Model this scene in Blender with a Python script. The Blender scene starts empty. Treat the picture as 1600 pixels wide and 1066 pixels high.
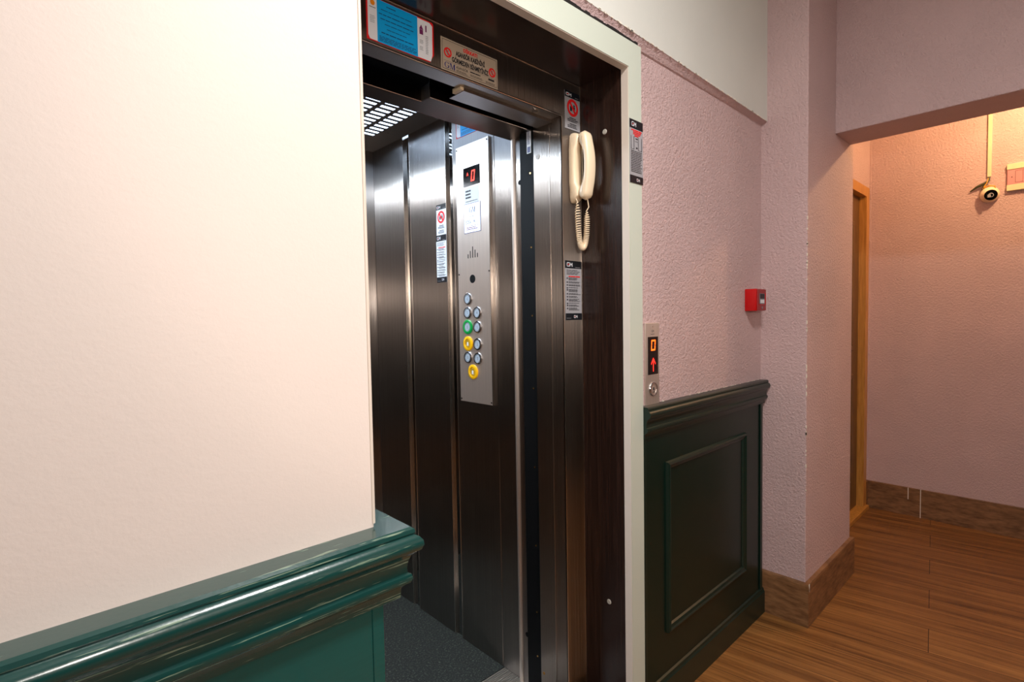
import bpy, bmesh, math, random
from mathutils import Vector, Matrix
random.seed(7)
SC = bpy.context.scene
COL = SC.collection

# ------------------------------------------------------------------ camera
EYE = Vector((0.0, 0.0, 1.35))
cam = bpy.data.cameras.new('camera')
cam.sensor_width = 36.0
cam.lens = 18.4577
cam.clip_start = 0.02
cam_o = bpy.data.objects.new('camera', cam)
COL.objects.link(cam_o)
rt, up, bk = (0.728222, -0.685127, -0.01711), (0.04123, 0.018876, 0.998971), (-0.6841, -0.728179, 0.041993)
cam_o.matrix_world = Matrix(((rt[0], up[0], bk[0], EYE.x), (rt[1], up[1], bk[1], EYE.y), (rt[2], up[2], bk[2], EYE.z), (0, 0, 0, 1)))
SC.camera = cam_o

# ------------------------------------------------------------------ world, lights, exposure
w = bpy.data.worlds.new('world'); SC.world = w; w.use_nodes = True
w.node_tree.nodes['Background'].inputs[0].default_value = (0.55, 0.5, 0.5, 1)
w.node_tree.nodes['Background'].inputs[1].default_value = 0.03
SC.view_settings.view_transform = 'Standard'
SC.view_settings.look = 'None'
SC.view_settings.gamma = 1.0
SC.view_settings.use_curve_mapping = False
SC.view_settings.exposure = 0.05

def lamp(name, kind, loc, energy, color, size=0.2, target=None, **kw):
    l = bpy.data.lights.new(name, kind)
    l.energy = energy; l.color = color
    if kind == 'AREA':
        l.shape = 'DISK'; l.size = size
    else:
        l.shadow_soft_size = size
    for k, v in kw.items(): setattr(l, k, v)
    o = bpy.data.objects.new(name, l); COL.objects.link(o); o.location = loc
    if target is not None:
        d = Vector(target) - Vector(loc)
        o.rotation_euler = d.to_track_quat('-Z', 'Y').to_euler()
    return o
# hallway ceiling lamp near the photographer, the photographer's flash, warm spot in the side passage, cabin lamps
lamp('hallway_lamp', 'AREA', (0.7, -0.1, 2.84), 40, (1.0, 0.98, 0.96), 0.3, (0.7, 0.0, 0.0))
lamp('far_hallway_lamp', 'AREA', (-1.2, -1.4, 2.84), 8, (0.85, 0.93, 1.0), 0.15, (0.9, 0.4, 0.6))
lamp('flash_light', 'SPOT', (0.10, -0.50, 1.62), 22, (1.0, 0.90, 0.82), 0.05, (1.9, 0.955, 1.35), spot_size=math.radians(140), spot_blend=1.0)
lamp('bounce_light', 'AREA', (0.10, -1.0, 1.66), 6.5, (1.0, 0.94, 0.89), 0.25, (0.6, 0.9, 1.5))
lamp('cabin_lamp', 'AREA', (0.55, 2.08, 2.175), 22, (0.72, 0.86, 1.0), 0.22, (0.56, 2.08, 0.0))
lamp('warm_band_fill', 'SPOT', (-0.8, -1.55, 1.72), 45, (1.0, 0.84, 0.70), 0.06, (1.32, 1.78, 1.45), spot_size=math.radians(26), spot_blend=0.5)  # unseen warm spot, added to lay an eye-level band on the steel
lamp('passage_lamp', 'POINT', (3.75, 0.03, 2.57), 34, (1.0, 0.60, 0.30), 0.03)

# ------------------------------------------------------------------ materials
AROT = 0.0
def nodes(name):
    m = bpy.data.materials.new(name); m.use_nodes = True
    nt = m.node_tree; b = nt.nodes['Principled BSDF']
    return m, nt, b
def lin(c):
    return tuple(((v / 255) / 12.92 if v / 255 <= 0.04045 else ((v / 255 + 0.055) / 1.055) ** 2.4) for v in c) + (1,)
def texco(nt, scale=(1, 1, 1), rot=(0, 0, 0), src='Object'):
    # world positions: every mesh is built around a stored offset, so use the geometry position
    g = nt.nodes.new('ShaderNodeNewGeometry'); mp = nt.nodes.new('ShaderNodeMapping')
    mp.inputs['Scale'].default_value = scale; mp.inputs['Rotation'].default_value = rot
    nt.links.new(g.outputs['Position'], mp.inputs['Vector'])
    return mp.outputs['Vector']
def noise(nt, vec, scale, detail=3, rough=0.5):
    n = nt.nodes.new('ShaderNodeTexNoise'); n.inputs['Scale'].default_value = scale
    n.inputs['Detail'].default_value = detail; n.inputs['Roughness'].default_value = rough
    nt.links.new(vec, n.inputs['Vector']); return n.outputs['Fac']
def ramp(nt, fac, stops):
    r = nt.nodes.new('ShaderNodeValToRGB'); nt.links.new(fac, r.inputs['Fac'])
    e = r.color_ramp.elements
    while len(e) < len(stops): e.new(0.5)
    for k, (p, c) in enumerate(stops): e[k].position = p; e[k].color = c
    return r.outputs['Color']
def bump(nt, b, h, strength, dist):
    n = nt.nodes.new('ShaderNodeBump'); n.inputs['Strength'].default_value = strength; n.inputs['Distance'].default_value = dist
    nt.links.new(h, n.inputs['Height']); nt.links.new(n.outputs['Normal'], b.inputs['Normal'])
def flat(name, rgb, rough=0.5, metal=0.0, emit=None, es=1.0, coat=0.0, spec=None):
    m, nt, b = nodes(name)
    b.inputs['Base Color'].default_value = lin(rgb); b.inputs['Roughness'].default_value = rough
    b.inputs['Metallic'].default_value = metal; b.inputs['Coat Weight'].default_value = coat
    if spec is not None: b.inputs['Specular IOR Level'].default_value = spec
    if emit:
        b.inputs['Emission Color'].default_value = lin(emit); b.inputs['Emission Strength'].default_value = es
    return m
def plaster(name, rgb, amp, var=0.05):
    m, nt, b = nodes(name); v = texco(nt)
    a = lin(rgb)
    lo = tuple(x * (1 - var) for x in a[:3]) + (1,); hi = tuple(min(1, x * (1 + var)) for x in a[:3]) + (1,)
    nt.links.new(ramp(nt, noise(nt, v, 3.5, 4), [(0.3, lo), (0.7, hi)]), b.inputs['Base Color'])
    b.inputs['Roughness'].default_value = 0.62
    n1 = noise(nt, v, 215, 3, 0.65); n2 = noise(nt, v, 85, 2, 0.5)
    ad = nt.nodes.new('ShaderNodeMath'); ad.operation = 'ADD'
    nt.links.new(n1, ad.inputs[0]); nt.links.new(n2, ad.inputs[1])
    bump(nt, b, ad.outputs[0], 1.0, amp)
    return m
M = {}
M['pink'] = plaster('pink_textured_plaster', (212, 182, 180), 0.006)
M['cream'] = plaster('cream_smooth_paint', (222, 208, 199), 0.0002, 0.02)
M['offwhite'] = plaster('offwhite_paint', (212, 212, 204), 0.0003, 0.03)
M['chip'] = plaster('bare_plaster', (235, 225, 210), 0.002)
M['crack'] = flat('dark_gap', (20, 14, 12), 0.9)
def steel(name, rgb, rough, aniso=0.75, metal=1.0, grain=0.8):
    m, nt, b = nodes(name)
    b.inputs['Metallic'].default_value = metal
    v = texco(nt, (240, 240, 2.0))
    f = noise(nt, v, 1.0, 4, 0.7)
    c = lin(rgb); lo = tuple(x * 0.88 for x in c[:3]) + (1,)
    nt.links.new(ramp(nt, f, [(0.3, lo), (0.7, c)]), b.inputs['Base Color'])
    b.inputs['Roughness'].default_value = rough
    b.inputs['Anisotropic'].default_value = aniso
    g = nt.nodes.new('ShaderNodeNewGeometry'); t = nt.nodes.new('ShaderNodeVectorMath'); t.operation = 'CROSS_PRODUCT'
    nt.links.new(g.outputs['True Normal'], t.inputs[0]); t.inputs[1].default_value = (0.02, 0.03, 1.0)
    nt.links.new(t.outputs[0], b.inputs['Tangent'])
    b.inputs['Anisotropic Rotation'].default_value = AROT
    if grain > 0:
        # fine vertical grain: tilts the surface sideways only, so reflections smear sideways
        wn = nt.nodes.new('ShaderNodeTexWhiteNoise'); wn.noise_dimensions = '3D'
        sn = nt.nodes.new('ShaderNodeVectorMath'); sn.operation = 'SNAP'; sn.inputs[1].default_value = (0.00017, 0.00017, 0.6)
        nt.links.new(g.outputs['Position'], sn.inputs[0]); nt.links.new(sn.outputs[0], wn.inputs['Vector'])
        sub = nt.nodes.new('ShaderNodeMath'); sub.operation = 'SUBTRACT'; nt.links.new(wn.outputs['Value'], sub.inputs[0]); sub.inputs[1].default_value = 0.5
        mu = nt.nodes.new('ShaderNodeMath'); mu.operation = 'MULTIPLY'; nt.links.new(sub.outputs[0], mu.inputs[0]); mu.inputs[1].default_value = grain
        sc = nt.nodes.new('ShaderNodeVectorMath'); sc.operation = 'SCALE'; nt.links.new(t.outputs[0], sc.inputs[0]); nt.links.new(mu.outputs[0], sc.inputs['Scale'])
        ad = nt.nodes.new('ShaderNodeVectorMath'); ad.operation = 'ADD'; nt.links.new(g.outputs['Normal'], ad.inputs[0]); nt.links.new(sc.outputs[0], ad.inputs[1])
        no = nt.nodes.new('ShaderNodeVectorMath'); no.operation = 'NORMALIZE'; nt.links.new(ad.outputs[0], no.inputs[0]); nt.links.new(no.outputs[0], b.inputs['Normal'])
    return m
M['steel'] = steel('brushed_steel', (168, 160, 154), 0.28, 1.0)
M['steel_plate'] = steel('satin_steel_plate', (232, 218, 208), 0.48, 0.75, 0.93, 0.0)
M['steel_frame'] = steel('brushed_frame_steel', (176, 166, 158), 0.29, 1.0)
M['mirror'] = flat('polished_steel_strip', (150, 148, 146), 0.04, 1.0)
M['edge'] = flat('bright_steel_edge', (225, 215, 205), 0.18, 1.0)
M['dark_steel'] = steel('dark_channel_steel', (110, 96, 86), 0.28, 0.9)
M['galv'] = flat('galvanised_steel', (150, 145, 140), 0.45, 1.0)
M['black'] = flat('black_rubber', (7, 7, 8), 0.6, spec=0.15)
M['void'] = flat('unlit_shaft', (8, 8, 9), 0.9)
M['casing'] = plaster('pale_grey_green_casing', (196, 202, 188), 0.0002, 0.02)
M['casing_side'] = flat('casing_edge_beige', (214, 200, 186), 0.5)
def wood(name, dark, light, rough, scale, rot=(0, 0, 0), coat=0.0, bmp=0.0003):
    m, nt, b = nodes(name); v = texco(nt, scale, rot)
    f = noise(nt, v, 1.0, 6, 0.62)
    nt.links.new(ramp(nt, f, [(0.32, lin(dark)), (0.68, lin(light))]), b.inputs['Base Color'])
    b.inputs['Roughness'].default_value = rough; b.inputs['Coat Weight'].default_value = coat
    bump(nt, b, f, 0.3, bmp)
    return m
M['laminate'] = wood('dark_wenge_laminate', (26, 15, 12), (52, 34, 27), 0.22, (160, 160, 5))
M['door_wood'] = wood('oak_door_casing', (168, 112, 44), (206, 148, 70), 0.4, (90, 90, 6))
M['door_leaf'] = wood('brown_door_leaf', (84, 58, 28), (124, 88, 46), 0.45, (120, 120, 5))
M['skirt'] = wood('wood_tile_skirting', (96, 64, 38), (150, 108, 72), 0.45, (14, 14, 60))
def floor_mat():
    m, nt, b = nodes('brown_wood_plank_floor')
    v = texco(nt, (1, 1, 1), (0, 0, math.radians(90 - 8)))
    br = nt.nodes.new('ShaderNodeTexBrick')
    br.inputs['Scale'].default_value = 1.0; br.inputs['Brick Width'].default_value = 7.3; br.inputs['Row Height'].default_value = 0.20
    br.inputs['Mortar Size'].default_value = 0.0016; br.inputs['Mortar Smooth'].default_value = 0.3
    br.inputs['Color1'].default_value = (0.35, 0.35, 0.35, 1); br.inputs['Color2'].default_value = (0.75, 0.75, 0.75, 1)
    br.inputs['Mortar'].default_value = (0, 0, 0, 1); br.offset = 0.37
    nt.links.new(v, br.inputs['Vector'])
    mp = nt.nodes.new('ShaderNodeMapping'); mp.inputs['Scale'].default_value = (2.5, 90, 1); nt.links.new(v, mp.inputs['Vector'])
    g1 = noise(nt, mp.outputs[0], 1.0, 8, 0.68)
    mp2 = nt.nodes.new('ShaderNodeMapping'); mp2.inputs['Scale'].default_value = (0.9, 20, 1); nt.links.new(v, mp2.inputs['Vector'])
    g2 = noise(nt, mp2.outputs[0], 1.0, 4, 0.6)
    def math_(op, a, c):
        n = nt.nodes.new('ShaderNodeMath'); n.operation = op
        for k, q in enumerate((a, c)):
            if isinstance(q, (int, float)): n.inputs[k].default_value = q
            else: nt.links.new(q, n.inputs[k])
        return n.outputs[0]
    s = math_('ADD', math_('MULTIPLY', g1, 0.55), math_('MULTIPLY', g2, 0.45))
    s = math_('ADD', s, math_('MULTIPLY', math_('SUBTRACT', br.outputs['Color'], 0.55), 0.12))
    c = ramp(nt, s, [(0.34, lin((70, 42, 18))), (0.47, lin((126, 82, 40))), (0.66, lin((168, 118, 64)))])
    mx = nt.nodes.new('ShaderNodeMixRGB'); nt.links.new(br.outputs['Fac'], mx.inputs['Fac']); nt.links.new(c, mx.inputs['Color1'])
    mx.inputs['Color2'].default_value = lin((60, 38, 22))
    nt.links.new(mx.outputs[0], b.inputs['Base Color'])
    b.inputs['Roughness'].default_value = 0.42
    bump(nt, b, s, 0.35, 0.0015)
    return m
M['floor'] = floor_mat()
def green(name, chips, c0=(8, 74, 70)):
    m, nt, b = nodes(name); v = texco(nt)
    f = noise(nt, texco(nt, (6, 60, 220)), 1.0, 4, 0.7)
    c = ramp(nt, f, [(0.0, lin(c0)), (chips, lin(tuple(q + 5 for q in c0))), (chips + 0.03, lin((120, 140, 120)))])
    nt.links.new(c, b.inputs['Base Color'])
    b.inputs['Roughness'].default_value = 0.24; b.inputs['Coat Weight'].default_value = 0.6; b.inputs['Coat Roughness'].default_value = 0.12
    bump(nt, b, noise(nt, v, 130, 2), 0.25, 0.0006)
    return m
M['green'] = green('green_gloss_paint', 0.74)
M['green_worn'] = green('green_worn_paint', 0.60, (14, 58, 54))
def shaded_green():  # same green paint as the left wainscot, dark reflections put into its colour
    m, nt, b = nodes('shaded_green_paint'); v = texco(nt)
    c = ramp(nt, noise(nt, texco(nt, (14, 14, 260)), 1.0, 4, 0.7), [(0.0, lin((8, 32, 25))), (0.71, lin((10, 36, 28))), (0.75, lin((74, 78, 58)))])
    nt.links.new(c, b.inputs['Base Color']); b.inputs['Roughness'].default_value = 0.34
    bump(nt, b, noise(nt, v, 130, 2), 0.25, 0.0006)
    return m
M['shaded_green'] = shaded_green()
M['shaded_green_flat'] = flat('shaded_green_panel_paint', (8, 32, 25), 0.3, spec=0.3)  # plain copy of that green, darkened in colour the same way
def carpet():
    m, nt, b = nodes('speckled_rubber_floor'); v = texco(nt)
    nt.links.new(ramp(nt, noise(nt, v, 130, 5, 0.9), [(0.38, lin((5, 8, 6))), (0.54, lin((16, 21, 17))), (0.68, lin((110, 120, 104)))]), b.inputs['Base Color'])
    b.inputs['Roughness'].default_value = 0.75; bump(nt, b, noise(nt, v, 300, 2), 0.5, 0.001)
    return m
M['carpet'] = carpet()
M['alu'] = flat('ribbed_aluminium', (200, 196, 190), 0.35, 1.0)
M['slotlight'] = flat('cabin_ceiling_light', (230, 240, 255), 0.5, 0, (190, 220, 255), 6.0)
M['ivory'] = flat('ivory_plastic', (240, 218, 186), 0.36)
M['ivory_dark'] = flat('ivory_plastic_shadow', (214, 190, 156), 0.4)
M['white'] = flat('sticker_white', (226, 228, 232), 0.4)
M['paper_grey'] = flat('sticker_grey', (158, 156, 160), 0.45)
M['plate'] = flat('beige_metal_plate', (176, 160, 140), 0.5, 0.15)
M['cyan'] = flat('sticker_cyan', (0, 160, 226), 0.4)
M['red'] = flat('print_red', (222, 26, 28), 0.45)
M['orange'] = flat('print_orange', (240, 140, 20), 0.45)
M['navy'] = flat('print_navy', (28, 34, 110), 0.45)
M['ink'] = flat('print_ink', (28, 28, 34), 0.5)
M['inkblue'] = flat('print_dark_blue', (14, 52, 104), 0.5)
M['band'] = flat('sticker_black_band', (16, 19, 26), 0.35)
M['purple'] = flat('print_purple', (110, 30, 90), 0.5)
M['led'] = flat('red_led', (255, 40, 16), 0.5, 0, (255, 46, 20), 3.0)
M['led_orange'] = flat('orange_led', (255, 80, 16), 0.5, 0, (255, 92, 22), 3.0)
M['led_arrow'] = flat('red_led_arrow', (255, 30, 20), 0.5, 0, (255, 44, 34), 2.2)
M['glass_black'] = flat('black_display_glass', (6, 6, 8), 0.12)
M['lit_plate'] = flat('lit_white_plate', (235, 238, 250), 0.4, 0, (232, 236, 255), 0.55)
M['btn_lens'] = flat('button_lens', (170, 182, 194), 0.3)
M['btn_ink'] = flat('button_ink', (110, 116, 122), 0.4)
M['btn_ring'] = flat('button_chrome', (190, 190, 192), 0.15, 1.0)
M['btn_green'] = flat('button_green', (8, 150, 66), 0.3)
M['btn_yellow'] = flat('button_yellow', (246, 186, 10), 0.3)
M['btn_gold'] = flat('button_gold_lens', (176, 138, 40), 0.35)
M['fire_red'] = flat('alarm_red_plastic', (190, 8, 12), 0.25)
M['fire_dark'] = flat('alarm_dark_red_plastic', (150, 8, 14), 0.3)
M['brass'] = flat('brass_screw', (200, 150, 80), 0.3, 1.0)
M['cap_grey'] = flat('screw_cap', (176, 170, 160), 0.4)
M['rosebox'] = flat('rose_painted_plastic', (206, 140, 140), 0.4)
M['duct'] = flat('cream_duct', (222, 208, 168), 0.4)
M['wire_y'] = flat('yellow_wire', (220, 160, 40), 0.4)
M['wire_g'] = flat('dark_green_wire', (66, 66, 40), 0.5)

# ------------------------------------------------------------------ helpers
def setp(o, label=None, cat=None, group=None, kind=None):
    if label: o['label'] = label
    if cat: o['category'] = cat
    if group: o['group'] = group
    if kind: o['kind'] = kind
    return o
def thing(name, loc, label, cat, group=None):
    o = bpy.data.objects.new(name, None); COL.objects.link(o); o.location = loc
    o.empty_display_size = 0.05
    return setp(o, label, cat, group)
def finish(name, bm, mat, parent=None, smooth=False, origin=None, label=None):
    """bm in world coordinates -> one object with its origin at the parent's or at its own base"""
    bmesh.ops.recalc_face_normals(bm, faces=bm.faces)
    if parent is not None:
        org = Vector(parent.matrix_basis.translation)
        p = parent
        while p.parent is not None:
            p = p.parent; org += Vector(p.matrix_basis.translation)
    elif origin is not None: org = Vector(origin)
    else:
        vs = [v.co for v in bm.verts]
        lo = [min(v[i] for v in vs) for i in range(3)]; hi = [max(v[i] for v in vs) for i in range(3)]
        org = Vector(((lo[0] + hi[0]) / 2, (lo[1] + hi[1]) / 2, lo[2]))
    bmesh.ops.translate(bm, verts=bm.verts, vec=-org)
    me = bpy.data.meshes.new(name); bm.to_mesh(me); bm.free()
    me.materials.append(M[mat] if isinstance(mat, str) else mat)
    if smooth:
        for p in me.polygons: p.use_smooth = True
        me.set_sharp_from_angle(angle=math.radians(35))
    o = bpy.data.objects.new(name, me); COL.objects.link(o)
    if parent is not None: o.parent = parent
    else: o.location = org
    if label: o['label'] = label
    return o
def new(): return bmesh.new()
def box(bm, x0, y0, z0, x1, y1, z1, bev=0.0):
    r = bmesh.ops.create_cube(bm, size=1.0)
    vs = r['verts']
    for v in vs:
        v.co = Vector(((x0 + x1) / 2 + v.co.x * (x1 - x0), (y0 + y1) / 2 + v.co.y * (y1 - y0), (z0 + z1) / 2 + v.co.z * (z1 - z0)))
    if bev > 0:
        es = list({e for v in vs for e in v.link_edges})
        bmesh.ops.bevel(bm, geom=es, offset=bev, segments=2, affect='EDGES', profile=0.5)
    return bm
def cyl(bm, c, axis, r, h, seg=24, r2=None):
    """cylinder from c along axis for h"""
    a = Vector(axis).normalized()
    q = Vector((0, 0, 1)).rotation_difference(a).to_matrix().to_4x4()
    m = Matrix.Translation(Vector(c) + a * h / 2) @ q
    bmesh.ops.create_cone(bm, cap_ends=True, segments=seg, radius1=r, radius2=r if r2 is None else r2, depth=h, matrix=m)
    return bm
def ring(bm, c, axis, ro, ri, h, seg=32):
    a = Vector(axis).normalized()
    q = Vector((0, 0, 1)).rotation_difference(a).to_matrix()
    c = Vector(c)
    prof = [(ri, 0), (ro, 0), (ro, h * 0.7), (ro - (ro - ri) * 0.25, h), (ri + (ro - ri) * 0.2, h)]
    rows = []
    for k in range(seg):
        t = 2 * math.pi * k / seg
        rows.append([bm.verts.new(c + q @ Vector((math.cos(t) * p[0], math.sin(t) * p[0], p[1]))) for p in prof])
    n = len(prof)
    for k in range(seg):
        A, B = rows[k], rows[(k + 1) % seg]
        for i in range(n):
            bm.faces.new((A[i], B[i], B[(i + 1) % n], A[(i + 1) % n]))
    return bm
def tube(bm, pts, r, seg=8):
    pts = [Vector(p) for p in pts]
    rows = []; prev = None
    for i, p in enumerate(pts):
        t = (pts[min(i + 1, len(pts) - 1)] - pts[max(i - 1, 0)]).normalized()
        if prev is None:
            n = t.orthogonal().normalized()
        else:
            n = (prev - t * prev.dot(t)).normalized()
        prev = n; b2 = t.cross(n)
        rr = r[i] if isinstance(r, (list, tuple)) else r
        rows.append([bm.verts.new(p + (n * math.cos(2 * math.pi * k / seg) + b2 * math.sin(2 * math.pi * k / seg)) * rr) for k in range(seg)])
    for a, b in zip(rows, rows[1:]):
        for k in range(seg):
            bm.faces.new((a[k], a[(k + 1) % seg], b[(k + 1) % seg], b[k]))
    bm.faces.new(rows[0][::-1]); bm.faces.new(rows[-1])
    return bm
def sweep(bm, path, prof):
    """prof (out, z) swept along a horizontal path; out is to the right of travel... outward normal = (dy,-dx)"""
    P = [Vector((p[0], p[1])) for p in path]
    rows = []
    for i, p in enumerate(P):
        ds = []
        if i > 0: ds.append((P[i] - P[i - 1]).normalized())
        if i < len(P) - 1: ds.append((P[i + 1] - P[i]).normalized())
        ns = [Vector((d.y, -d.x)) for d in ds]
        n = sum(ns, Vector((0, 0))).normalized()
        k = 1.0 / max(0.3, n.dot(ns[0]))
        rows.append([bm.verts.new((p.x + n.x * o * k, p.y + n.y * o * k, z)) for o, z in prof])
    m = len(prof)
    for a, b in zip(rows, rows[1:]):
        for k in range(m):
            bm.faces.new((a[k], b[k], b[(k + 1) % m], a[(k + 1) % m]))
    bm.faces.new(rows[0]); bm.faces.new(rows[-1][::-1])
    return bm
def frame_prism(bm, u0, v0, u1, v1, prof, y):
    """picture-frame moulding on a wall facing -y; prof (inset, out) closed"""
    rows = []
    cs = [(u0, v0, 1, 1), (u1, v0, -1, 1), (u1, v1, -1, -1), (u0, v1, 1, -1)]
    for (u, v, su, sv) in cs:
        rows.append([bm.verts.new((u + su * a, y - o, v + sv * a)) for a, o in prof])
    m = len(prof)
    for i in range(4):
        A, B = rows[i], rows[(i + 1) % 4]
        for k in range(m): bm.faces.new((A[k], B[k], B[(k + 1) % m], A[(k + 1) % m]))
    return bm

_txt = {}
def text_mesh(body, size, bold=0.0, shear=0.0, sx=1.0):
    cu = bpy.data.curves.new('t', 'FONT'); cu.body = body; cu.size = size; cu.align_x = 'LEFT'
    cu.offset = bold * size; cu.shear = shear; cu.resolution_u = 3
    o = bpy.data.objects.new('t', cu); COL.objects.link(o)
    dg = bpy.context.evaluated_depsgraph_get(); dg.update()
    me = bpy.data.meshes.new_from_object(o.evaluated_get(dg))
    bpy.data.objects.remove(o); bpy.data.curves.remove(cu)
    pts = [v.co.copy() for v in me.vertices]; faces = [list(p.vertices) for p in me.polygons]
    bpy.data.meshes.remove(me)
    if pts:
        x0 = min(p.x for p in pts)
        for p in pts: p.x = (p.x - x0) * sx
    return pts, faces

class Flat:
    """flat printed thing: collects shapes in its own plane; each named part becomes one mesh"""
    def __init__(s, name, label, cat, origin, U, W, H, group=None, thick=0.0012, back='white', V=(0, 0, 1)):
        s.o = Vector(origin); s.U = Vector(U).normalized(); s.V = Vector(V).normalized(); s.N = s.U.cross(s.V)
        s.W, s.H, s.th = W, H, thick; s.parts = {}
        s.root = thing(name, origin, label, cat, group)
        s.layer = {}
        if back:
            bm = new(); s.slab(bm, 0, 0, W, H, 0.0002, thick)
            finish('backing', bm, back, s.root)
    def p(s, u, v, n): return s.o + s.U * u + s.V * v + s.N * n
    def slab(s, bm, u0, v0, u1, v1, n0, n1):
        a = [bm.verts.new(s.p(u, v, n0)) for u, v in ((u0, v0), (u1, v0), (u1, v1), (u0, v1))]
        b = [bm.verts.new(s.p(u, v, n1)) for u, v in ((u0, v0), (u1, v0), (u1, v1), (u0, v1))]
        bm.faces.new(a[::-1]); bm.faces.new(b)
        for k in range(4): bm.faces.new((a[k], a[(k + 1) % 4], b[(k + 1) % 4], b[k]))
    def get(s, part, mat, lay):
        k = (part, mat)
        if k not in s.parts: s.parts[k] = new(); s.layer[k] = lay
        return s.parts[k], s.th + 0.0003 * s.layer[k]
    def rect(s, part, mat, u0, v0, u1, v1, lay=1):
        bm, n = s.get(part, mat, lay)
        bm.faces.new([bm.verts.new(s.p(u, v, n)) for u, v in ((u0, v0), (u1, v0), (u1, v1), (u0, v1))])
    def poly(s, part, mat, pts, lay=1):
        bm, n = s.get(part, mat, lay)
        bm.faces.new([bm.verts.new(s.p(u, v, n)) for u, v in pts])
    def ringp(s, part, mat, cu, cv, ro, ri, lay=2, seg=32, slash=None):
        bm, n = s.get(part, mat, lay)
        A = [bm.verts.new(s.p(cu + ro * math.cos(2 * math.pi * k / seg), cv + ro * math.sin(2 * math.pi * k / seg), n)) for k in range(seg)]
        if ri > 0:
            B = [bm.verts.new(s.p(cu + ri * math.cos(2 * math.pi * k / seg), cv + ri * math.sin(2 * math.pi * k / seg), n)) for k in range(seg)]
            for k in range(seg): bm.faces.new((A[k], A[(k + 1) % seg], B[(k + 1) % seg], B[k]))
        else: bm.faces.new(A)
        if slash is not None:
            t = math.radians(slash); d = (math.cos(t), math.sin(t)); e = (-d[1], d[0]); h = (ro - ri) * 0.45; L = ri * 1.02
            s.poly(part, mat, [(cu - d[0] * L - e[0] * h, cv - d[1] * L - e[1] * h), (cu + d[0] * L - e[0] * h, cv + d[1] * L - e[1] * h),
                               (cu + d[0] * L + e[0] * h, cv + d[1] * L + e[1] * h), (cu - d[0] * L + e[0] * h, cv - d[1] * L + e[1] * h)], lay)
    def lines(s, part, mat, u0, v1, u1, step, n, h, lay=2, ragged=0.25, words=5, rnd=None):
        rnd = rnd or random
        for k in range(n):
            v = v1 - k * step; e = u1 - (u1 - u0) * ragged * rnd.random(); u = u0
            while u < e - 1e-5:
                L = (u1 - u0) / words * (0.5 + rnd.random())
                s.rect(part, mat, u, v - h, min(u + L, e), v, lay)
                u += L + (u1 - u0) * 0.02
    def text(s, part, mat, body, u, v, h, lay=2, bold=0.0, center=False, width=None, shear=0.0):
        pts, faces = text_mesh(body, 1.0, bold, shear)
        x1 = max(p.x for p in pts); y1 = max(p.y for p in pts)
        cap = 0.73
        k = h / cap; kx = k if width is None else width / x1
        if center: u -= x1 * kx / 2
        bm, n = s.get(part, mat, lay)
        vs = [bm.verts.new(s.p(u + q.x * kx, v + q.y * k, n)) for q in pts]
        for f in faces:
            try: bm.faces.new([vs[i] for i in f])
            except ValueError: pass
        return x1 * kx
    def done(s):
        for (part, mat), bm in s.parts.items():
            for f in bm.faces:
                f.normal_update()
                if f.normal.dot(s.N) < 0: f.normal_flip()
            finish2(part, bm, mat, s.root)
        return s.root
def finish2(name, bm, mat, parent):
    org = Vector(parent.matrix_basis.translation)
    bmesh.ops.translate(bm, verts=bm.verts, vec=-org)
    me = bpy.data.meshes.new(name); bm.to_mesh(me); bm.free(); me.materials.append(M[mat])
    o = bpy.data.objects.new(name, me); COL.objects.link(o); o.parent = parent
    return o
def structure(name, bm, mat, smooth=False, label=None, cat=None):
    o = finish(name, bm, mat, None, smooth)
    o['kind'] = 'structure'
    if label: o['label'] = label; o['category'] = cat
    return o

# ------------------------------------------------------------------ room shell
X0, Y0, X1, ZC = -2.0, -1.7, 4.27, 2.9
YF = 0.955
b = box(new(), X0, Y0, -0.1, X1, YF, 0); structure('floor', b, 'floor')
b = box(new(), X0 - .1, Y0 - .1, ZC, X1 + .1, 2.7, ZC + .1); structure('ceiling', b, 'offwhite')
b = box(new(), X0, 0.68, 0, 0.361, YF, ZC, 0.002); structure('wall_left', b, 'cream')
b = new()   # elevator facade right of the opening, over it, and behind the pillar
box(b, 1.45, YF, 0, 2.5, 1.12, 2.9)
box(b, 0.3, YF, 2.14, 1.45, 1.12, 2.9)
structure('wall_front', b, 'pink')
def zf(x): return 2.197 + (2.43 - x) * 0.0205
b = new()
pr = [[b.verts.new(c) for c in ((x, .93, zf(x)), (x, YF + .01, zf(x)), (x, YF + .01, ZC), (x, .93, ZC))] for x in (0.3, 2.436)]
b.faces.new(pr[0][::-1]); b.faces.new(pr[1])
for k in range(4): b.faces.new((pr[0][k], pr[0][(k + 1) % 4], pr[1][(k + 1) % 4], pr[1][k]))
structure('wall_front_upper', b, 'offwhite')
b = new(); n = 60
pr = []
for k in range(n + 1):
    x = .361 + (2.4355 - .361) * k / n; j = .0012 * random.random()
    pr.append([b.verts.new(c) for c in ((x, .9305 + j * .5, zf(x) + .0008 - j), (x, YF + .004, zf(x) + .001), (x, YF + .004, 2.188), (x, .9495, 2.192), (x, .9400, 2.192 * .4 + zf(x) * .6))])
for A, B in zip(pr, pr[1:]):
    for k in range(5): b.faces.new((A[k], A[(k + 1) % 5], B[(k + 1) % 5], B[k]))
b.faces.new(pr[0][::-1]); b.faces.new(pr[-1])
structure('trim_1', b, 'pink')
b = box(new(), 2.435, 0.765, 0, 3.10, YF + .2, ZC, 0.004); structure('wall_pillar', b, 'pink')
b = box(new(), 2.80, Y0, 2.183, 3.045, 0.766, ZC, 0.004); structure('trim_2', b, 'pink')
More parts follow.
